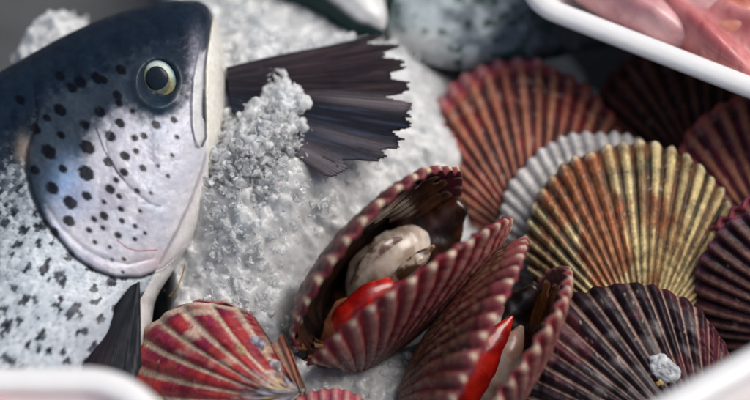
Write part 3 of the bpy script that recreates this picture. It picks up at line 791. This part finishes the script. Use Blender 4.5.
# third and fourth salmon at the top of the frame
def plain_plane(z):
    def f(px, py):
        d = (np.asarray(px, float)[..., None]-375)*KP*R_ + (200-np.asarray(py, float))[..., None]*KP*U_ - B_
        return CAM + d*((z-CAM[2])/d[..., 2])[..., None]
    return f
Z3 = np.array([0, 0, 1.0])
p3 = plain_plane(-.1); o3 = PZ(450, -20, -.1)
salmon3 = empty('salmon', 'out-of-focus silvery salmon with green-black spots at the top, left of the tray', 'salmon', loc=o3, group='salmon on the ice')
def paint3(X, Y, w, sv):
    n1 = fbm(X/18, Y/14, seed=33); n2 = fbm(X/6, Y/6, seed=35)
    c = mix(C(.45, .52, .53), C(.16, .19, .21), ss(.35, .65, n1*.75+.4*ss(430, 540, X)))
    c = mix(c, C(.05, .05, .06), ss(.46, .66, n2*.55+.45*ss(450, 580, X)-.02)*.85)
    c = mix(c, C(.012, .05, .035), ss(.64, .70, fbm(X/9+4, Y/8, seed=38, octv=2))*.9)
    c = mix(c, C(.015, .045, .035), ss(6, 2, np.abs(X-388+ .3*(Y-10)))*ss(60, 20, Y))
    c = mix(c, C(.62, .60, .58), ss(22, 40, Y)*ss(470, 400, X)*.75)
    return c
fish_body('body', salmon3, [(383, 18), (388, -8), (412, -50), (490, -100), (620, -120), (760, -120)], [(392, 44), (430, 60), (490, 66), (548, 56), (630, 40), (740, 20)], [.4, 1.0, 1.3, 1.3, 1.2, 1.0], p3, paint3, None, nl=160, nt=120, nb=30, origin=o3, normal=Z3)
p4 = plain_plane(1.0); o4 = PZ(340, -10, 1.0)
salmon4 = empty('salmon', 'pale blunt jaw of another salmon poking in at the top above the tail fin', 'salmon', loc=o4, group='salmon on the ice')
def paint4(X, Y, w, sv):
    n1 = fbm(X/10, Y/10, seed=36)
    c = mix(C(.62, .62, .63), C(.78, .78, .77), n1)
    c = mix(C(.010, .035, .035), c, ss(.05, .17, w+.06*(n1-.5)))
    c = mix(c, C(.40, .45, .45), np.exp(-((w-.30)/.05)**2)*.6)
    return mix(c, C(.03, .09, .08), ss(.90, .99, w))
fish_body('body', salmon4, [(383, 34), (370, 34), (352, 32), (330, 17), (305, 4), (262, -8), (200, -60)], [(385, 30), (388, 24), (386, 10), (380, -4), (370, -30), (340, -80), (300, -130)], [.3, .8, 1.1, 1.3, 1.5, 1.8, 1.8], p4, paint4, None, nl=160, nt=120, nb=30, origin=o4, normal=Z3)

# ------------------------------------------------------------------ ice
ICE = [(30, 30, 2.4), (0, 75, 1.0), (60, 50, 2.0), (110, 8, .3), (160, 0, .5), (5, 5, -9), (20, 15, -8), (95, 8, -5), (215, 5, 1.2), (240, 30, 1.5), (300, 20, .9), (330, 20, .6), (400, 20, -.8), (470, 40, -1.2), (520, 40, -2.2),
       (150, 150, 1.0), (60, 150, .6), (60, 300, .2), (225, 120, 2.4), (240, 80, 2.6), (255, 90, 3.3), (270, 105, 3.9), (285, 130, 4.3), (300, 120, 4.0), (310, 145, 3.4), (270, 160, 3.9), (240, 160, 3.3), (310, 125, 3.7), (318, 150, 2.4), (300, 175, 2.3), (325, 170, 1.6), (345, 120, 2.0), (370, 100, 1.9), (360, 150, 1.2), (345, 165, 1.0), (400, 80, 1.6), (420, 60, .8), (420, 130, 1.0), (440, 110, -.2), (455, 95, -2.8), (475, 75, -2.6), (438, 118, -1.5), (255, 62, 2.5), (330, 55, 2.0),
       (215, 230, 2.2), (250, 210, 2.6), (235, 270, 1.7), (200, 290, 1.2), (180, 285, .9), (290, 220, 1.5), (300, 260, .8), (330, 220, .6), (298, 300, .6), (325, 262, .6), (366, 216, .5), (408, 186, .2), (288, 325, .3), (385, 285, -3.2), (420, 240, -3.0), (352, 318, -3.6), (338, 332, -3.4), (440, 280, -3.4), (410, 330, -2.6), (380, 190, .4), (400, 170, .4), (430, 170, -.3), (420, 220, -.6), (270, 300, .6), (300, 340, .0), (310, 380, -.3), (340, 375, -1.0), (380, 395, -1.2), (372, 372, -1.2),
       (140, 310, .3), (160, 380, -.5), (230, 380, -.6), (460, 250, -2.0), (460, 380, -2.5), (500, 150, -3.3), (540, 100, -3.4), (575, 50, -7), (610, 70, -7), (640, 60, -7), (550, 60, -5), (600, 200, -3.6), (700, 100, -4.0), (700, 250, -3.8), (620, 350, -3.5), (740, 380, -3.5), (540, 330, -3.4), (500, 220, -3.2), (0, 380, -.6), (-60, 200, 0), (450, -60, -1.5), (200, -60, -.5), (650, -40, -3.5)]
ICE = [(a, b, c-.7*(a < 228 and b > 60)) for a, b, c in ICE]
cp = np.array([[*PZ(a, b, c)[:2], c] for a, b, c in ICE])
PITS = [(PB(322, 345, 1.2), PB(440, 236, 2.4), 1.75, 3.6), (PB(440, 420, 2.2), PB(535, 290, 2.6), 1.3, 2.0)]
def ice_h(x, y):
    num = 0; den = 1e-9
    for cx, cy, cz in cp:
        w = np.exp(-((x-cx)**2+(y-cy)**2)/(2*1.05**2)) + 1e-5/(1+(x-cx)**2+(y-cy)**2)
        num = num+w*cz; den = den+w
    h = num/den
    for A, Bp, rad, dep in PITS:
        d, _, _ = polydist(x+0*h, y+0*h, [A[:2], Bp[:2]]); h = h - dep*ss(rad, rad*.45, d)
    P = np.stack([x+0*h, y+0*h, 0*h+2.2], -1); X, Y = proj(P)
    d, _, sg = polydist(X, Y, [(-200, 330), (-60, 150), (-30, 100), (0, 60), (22, 28), (40, 15), (62, -4), (80, -6), (87, 16), (84, 90)])
    return h - 7.5*ss(0, 9, -d*sg)*ss(175, 120, X)
step = .085
xs = np.arange(-25, 25, step); ys = np.arange(-17, 21, step)
GX, GY = np.meshgrid(xs, ys, indexing='ij')
hb = ice_h(GX, GY)
d1, d2, cid = worley(GX*1.0+.5*fbm(GX, GY, seed=1), GY*1.0, 21)
e1, e2, cid2 = worley(GX*1.9+.5*fbm(GX*2+5, GY*2, seed=3), GY*1.9+.5*fbm(GX*2, GY*2, seed=2), 22)
f1, f2, cid3 = worley(GX*5.2, GY*5.2, 23)
rough = ss(.35, .65, fbm(GX*.22+3, GY*.22, seed=77)) * .7 + .3
mound = PZ(275, 140, 3.4)
gran = np.clip(rough + 1.0*np.exp(-((GX-mound[0])**2+(GY-mound[1])**2)/9), 0, 1.3)
GZ = hb + .45*(fbm(GX*.8, GY*.8, seed=5)-.5) + gran*(.34*(cid-.5)*ss(.0, .3, d2-d1) + .20*(.5-e1) + .16*(cid2-.5)*ss(0, .3, e2-e1) + .09*(.5-f1)) + (.30+.35*gran)*(fbm(GX*1.9, GY*1.9, seed=15, octv=6, gain=.62)-.5) + .05*(fbm(GX*6, GY*6, seed=6, octv=2)-.5)
V = np.stack([GX, GY, GZ], -1).reshape(-1, 3)
ice = build('ice_bed', V, gridfaces(len(xs), len(ys))[:, ::-1], MAT['ice'])
tag(ice, kind='structure')
def icos():
    import bmesh
    bm = bmesh.new(); bmesh.ops.create_icosphere(bm, subdivisions=1, radius=1); 
    v = np.array([x.co[:] for x in bm.verts]); f = np.array([[q.index for q in p.verts] for p in bm.faces]); bm.free(); return v, f
def icos2():
    import bmesh
    bm = bmesh.new(); bmesh.ops.create_icosphere(bm, subdivisions=2, radius=1)
    v = np.array([x.co[:] for x in bm.verts]); f = np.array([[q.index for q in p.verts] for p in bm.faces]); bm.free(); return v, f
iv, if_ = icos()
iv2, if2 = icos2()
def in_poly(px, py, poly):
    c = False; n = len(poly)
    for i in range(n):
        x0, y0 = poly[i]; x1, y1 = poly[(i+1) % n]
        if (y0 > py) != (y1 > py) and px < (x1-x0)*(py-y0)/(y1-y0)+x0: c = not c
    return c
VV, FF = [], []; nchip = 0; voff = 0
rg = np.random.default_rng(5)
def add_chip(x, y, z, s):
    global nchip, voff
    A = rg.normal(size=(3, 3)); Q, _ = np.linalg.qr(A)
    sc = s*np.array([1, .45+.5*rg.random(), .30+.4*rg.random()])
    iv_, f_i = (iv, if_)
    v = iv_*(1+.42*(vnoise(iv_[:, 0]*1.6+nchip, iv_[:, 1]*1.6, iv_[:, 2]*1.6, seed=3)[:, None]-.5)*2)
    # a few flattened facets
    for _ in range(5):
        n = rg.normal(size=3); n /= np.linalg.norm(n); d = v@n; lim = .55+.2*rg.random()
        v = v - np.clip(d-lim, 0, None)[:, None]*n
    v = (v*sc)@Q.T + np.array([x, y, z])
    VV.append(v); FF.append(f_i+voff); voff += len(iv_); nchip += 1
for i in range(5200):
    if i < 1900:
        px = 262+rg.normal()*36; py = 150+rg.normal()*58
        zz = 3.0
    elif i < 4000:
        px = 205+rg.random()*230; py = 40+rg.random()*350; zz = 1
    else:
        px = rg.random()*460-10; py = rg.random()*410-10; zz = 1
    p = PZ(px, py, zz); h = float(ice_h(np.array([p[0]]), np.array([p[1]]))[0])
    p = PZ(px, py, h); 
    s = .05+.30*rg.random()**2.8
    if i < 1900: s *= 1.1
    keep = 1.0 if i < 1900 else .30+.7*float(vnoise(np.array([p[0]*.5]), np.array([p[1]*.5]), seed=9)[0] > .5)
    if rg.random() > keep: continue
    # keep the bare tail fin and the shaded tray corner free
    if h < -2.2: continue
    add_chip(p[0], p[1], h - .07 + .12*rg.random()*(1 if i < 1900 else .5), s)
chips = build('crushed_ice', np.concatenate(VV), np.concatenate(FF), MAT['chips'], smooth=False)
tag(chips, 'loose crushed ice lying over the whole bed', 'ice', kind='stuff')
# a counter under it all
cs = [(-300, -300, -6), (300, -300, -6), (300, 300, -6), (-300, 300, -6)]
tag(build('counter', cs, [(0, 1, 2, 3)], MAT['counter'], smooth=False), kind='structure')

# ------------------------------------------------------------------ trays
def tray(label, corner, edge_pt, w, l, rc, z, depth, lip, side=1, tilt=None, wall=.5, group='white trays of fish'):
    """corner/edge_pt: photo px of a sharp corner and of a point along the near edge, on the plane z"""
    c = PZ(*corner, z); e = PZ(*edge_pt, z); x = e-c; x /= np.linalg.norm(x); zv = np.array([0, 0, 1.0]); y = np.cross(zv, x)*side
    t = empty('tray', label, 'tray', mat=M4(x, y, np.cross(x, y), c), group=group)
    sgn = 1 if np.cross(x, y)[2] > 0 else -1
    # rounded rectangle path (outer), 0..w by 0..l
    def rr(inset, R):
        pts = []; R = max(R-inset, .3)
        for cx, cy, a0 in ((w-inset-R, inset+R, -90), (w-inset-R, l-inset-R, 0), (inset+R, l-inset-R, 90), (inset+R, inset+R, 180)):
            for k in range(25):
                a = math.radians(a0+90*k/24); pts.append((cx+R*math.cos(a), cy+R*math.sin(a)))
        return np.array(pts)
    prof = [(3.0, -depth), (2.5, -depth+.2), (.75, -.75), (.12, -.42), (-.03, -.25), (0.02, -.1), (.16, 0.03), (lip*.5, .10), (lip-.14, .03), (lip, -.12), (lip+.06, -.4), (lip+1.5, -depth+.6), (lip+2.2, -depth+.42), (lip+3.5, -depth+.4), (min(w, l)/2-.5, -depth+.3)]
    pf = spline([(a, b) for a, b in prof], 60)
    rows = []
    for a, b in pf:
        q = rr(a, rc); rows.append(np.column_stack([q, np.full(len(q), b*sgn)]))
    V = np.array(rows); wv = .05*np.sin(V[..., 0]*.6)+.04*np.sin(V[..., 1]*.9); V[..., 2] += wv*sgn*0.6
    F = gridfaces(len(pf), V.shape[1], True)
    V = V.reshape(-1, 3); n = 100
    F = [tuple(f) for f in F.tolist()] + [tuple(range(n-1, -1, -1))] + [tuple(len(V)-n+k for k in range(n))]
    build('tray_shell', V, F, MAT['tray'], t)
    return t, sgn
tr1, s1 = tray('white foam tray of pink flesh with its rim over the shells at the upper right', (503, -2), (750, 94), 24, 17, 2.2, 4.4, 2.8, .85)
tr2, s2 = tray('rounded corner of a blurred white tray at the lower left, over the salmon', (182, 366), (0, 366), 20, 16, 3.2, 8.2, 2.6, .9, side=1)
tr3, s3 = tray('straight edge of a blurred white tray at the lower right, over the dark scallop', (500, 484), (750, 346), 26, 16, 2.4, 8.5, 2.6, .9, side=-1)

def flesh(label, parent_tray, cx, cy, L, W, H, ang, seed, cols, sgn, z=-1.0, group='pieces of pink flesh in the trays'):
    """a soft folded slab, tray coordinates -> world"""
    nu, nv = 70, 48
    a = np.linspace(0, 1, nu)[:, None]; v = np.linspace(0, 2*np.pi, nv, endpoint=False)[None]
    taper = np.sin(np.pi*np.clip(a, .0, 1))**.42
    X = (a-.5)*L + 0*v + .25*np.sin(v*2+seed)*taper
    Y = np.cos(v)*W/2*taper*(1+.18*(fbm(a*4+seed, a*0, seed=seed)-.5)) + .12*W*np.sin(a*5+seed)
    Z = np.sign(np.sin(v))*np.abs(np.sin(v))**.8*H/2*taper
    Z = Z + .22*H*np.sin(Y*2.3/W*3+a*6+seed)*taper*(np.sin(v) > 0) + .10*(fbm(X*1.2+seed, Y*1.2, seed=seed)-.5)
    V = np.stack([X, Y, Z], -1).reshape(-1, 3)
    col = fan(V, seed, *cols, sc=.8); 
    ve = np.abs(fbm(V[:, 0]*.7, V[:, 1]*1.1, seed=seed+5)-.5)
    col = mix(col, C(.30, .05, .05), ss(.012, .003, ve)*.55)
    m = parent_tray.matrix_basis @ Matrix.Translation((cx, cy, z*sgn)) @ Matrix.Rotation(math.radians(ang), 4, 'Z')
    if sgn < 0: m = m @ Matrix.Scale(-1, 4, (0, 0, 1))
    o = build('fish_flesh', V, gridfaces(nu, nv, True), MAT['flesh'], None, col)
    o.matrix_world = m
    return tag(o, label, 'fish flesh', group)
pk = (C(.66, .27, .26), C(.52, .15, .15)); pk2 = (C(.70, .36, .33), C(.62, .22, .18)); pk3 = (C(.72, .42, .42), C(.58, .28, .30)); og = (C(.64, .24, .14), C(.66, .30, .25))
flesh('long pale pink piece of flesh nearest the tray corner at the upper right', tr1, 4.6, 3.4, 8, 3.6, 2.2, 8, 1, pk3, s1)
flesh('pink piece of flesh running along the tray rim above the shaded shell', tr1, 8.6, 2.9, 7, 3.0, 2.4, -6, 2, pk, s1)
flesh('orange tinted piece of flesh crossing the middle of the upper right tray', tr1, 8.4, 4.4, 4.6, 2.6, 1.7, 60, 3, og, s1)
flesh('rosy piece of flesh in the right corner of the photo inside the tray', tr1, 12.2, 3.6, 6, 4.0, 2.4, 20, 4, pk2, s1)
flesh('deeper pink piece of flesh at the top edge inside the tray', tr1, 5.5, 7.0, 7, 4.0, 2.4, -20, 5, pk, s1)
flesh('pale rose piece of flesh near the top right corner of the photo', tr1, 11.6, 7.4, 7, 3.8, 2.6, 50, 6, pk2, s1)
vp = (C(.74, .50, .50), C(.66, .38, .38))
flesh('very pale pink flesh lying inside the lower left tray', tr2, 5.2, 3.4, 8, 4.6, 1.8, 5, 7, vp, s2, z=-1.0)
flesh('very pale pink flesh lying inside the lower right tray', tr3, 12, 3.5, 14, 4.6, 1.8, 3, 8, vp, s3, z=-1.0)

# a thin byssus-like thread over the ice beside the striped scallop
pts = [PZ(170, 296, .9), PZ(177, 288, 1.5), PZ(182, 276, 1.6), PZ(185, 264, 1.9)]
tag(tube('thread', pts, [.05, .035, .03, .02], MAT['bristle'], nseg=30, nr=8), 'thin tan thread sticking up by the striped scallop', 'thread')

# ------------------------------------------------------------------ light, world, camera
SUN_EL, SUN_AZ = math.radians(58), math.radians(75)     # azimuth from +Y, negative = towards -X
sd = Vector((math.sin(SUN_AZ)*math.cos(SUN_EL), math.cos(SUN_AZ)*math.cos(SUN_EL), math.sin(SUN_EL)))
L = bpy.data.lights.new('sun', 'SUN'); L.energy = 1.5; L.angle = math.radians(40); L.color = (1, .965, .92)
lo = bpy.data.objects.new('sun', L); COL.objects.link(lo); lo.rotation_euler = (-sd).to_track_quat('-Z', 'Y').to_euler(); lo.location = sd*300
W = bpy.data.worlds.new('World'); SC.world = W; W.use_nodes = True
nt = W.node_tree; bg = nt.nodes['Background']; sky = nt.nodes.new('ShaderNodeTexSky'); sky.sky_type = 'NISHITA'; sky.sun_disc = False
sky.sun_elevation = SUN_EL; sky.sun_rotation = SUN_AZ; sky.dust_density = 4.0; sky.air_density = 1.0; sky.ozone_density = 1.0
nt.links.new(sky.outputs[0], bg.inputs[0]); bg.inputs[1].default_value = .05
cam = bpy.data.cameras.new('camera'); co = bpy.data.objects.new('camera', cam); COL.objects.link(co)
cam.lens = LENS; cam.sensor_width = 36; cam.clip_start = 1; cam.clip_end = 2000
co.location = CAM; co.rotation_euler = (TILT, 0, 0)
cam.dof.use_dof = True; cam.dof.focus_distance = DIST-3.7; cam.dof.aperture_fstop = 0.031     # f/3.1 in centimetre units
SC.camera = co
SC.view_settings.view_transform = 'Standard'; SC.view_settings.look = 'None'; SC.view_settings.exposure = 0.75
SC.render.engine = 'CYCLES'
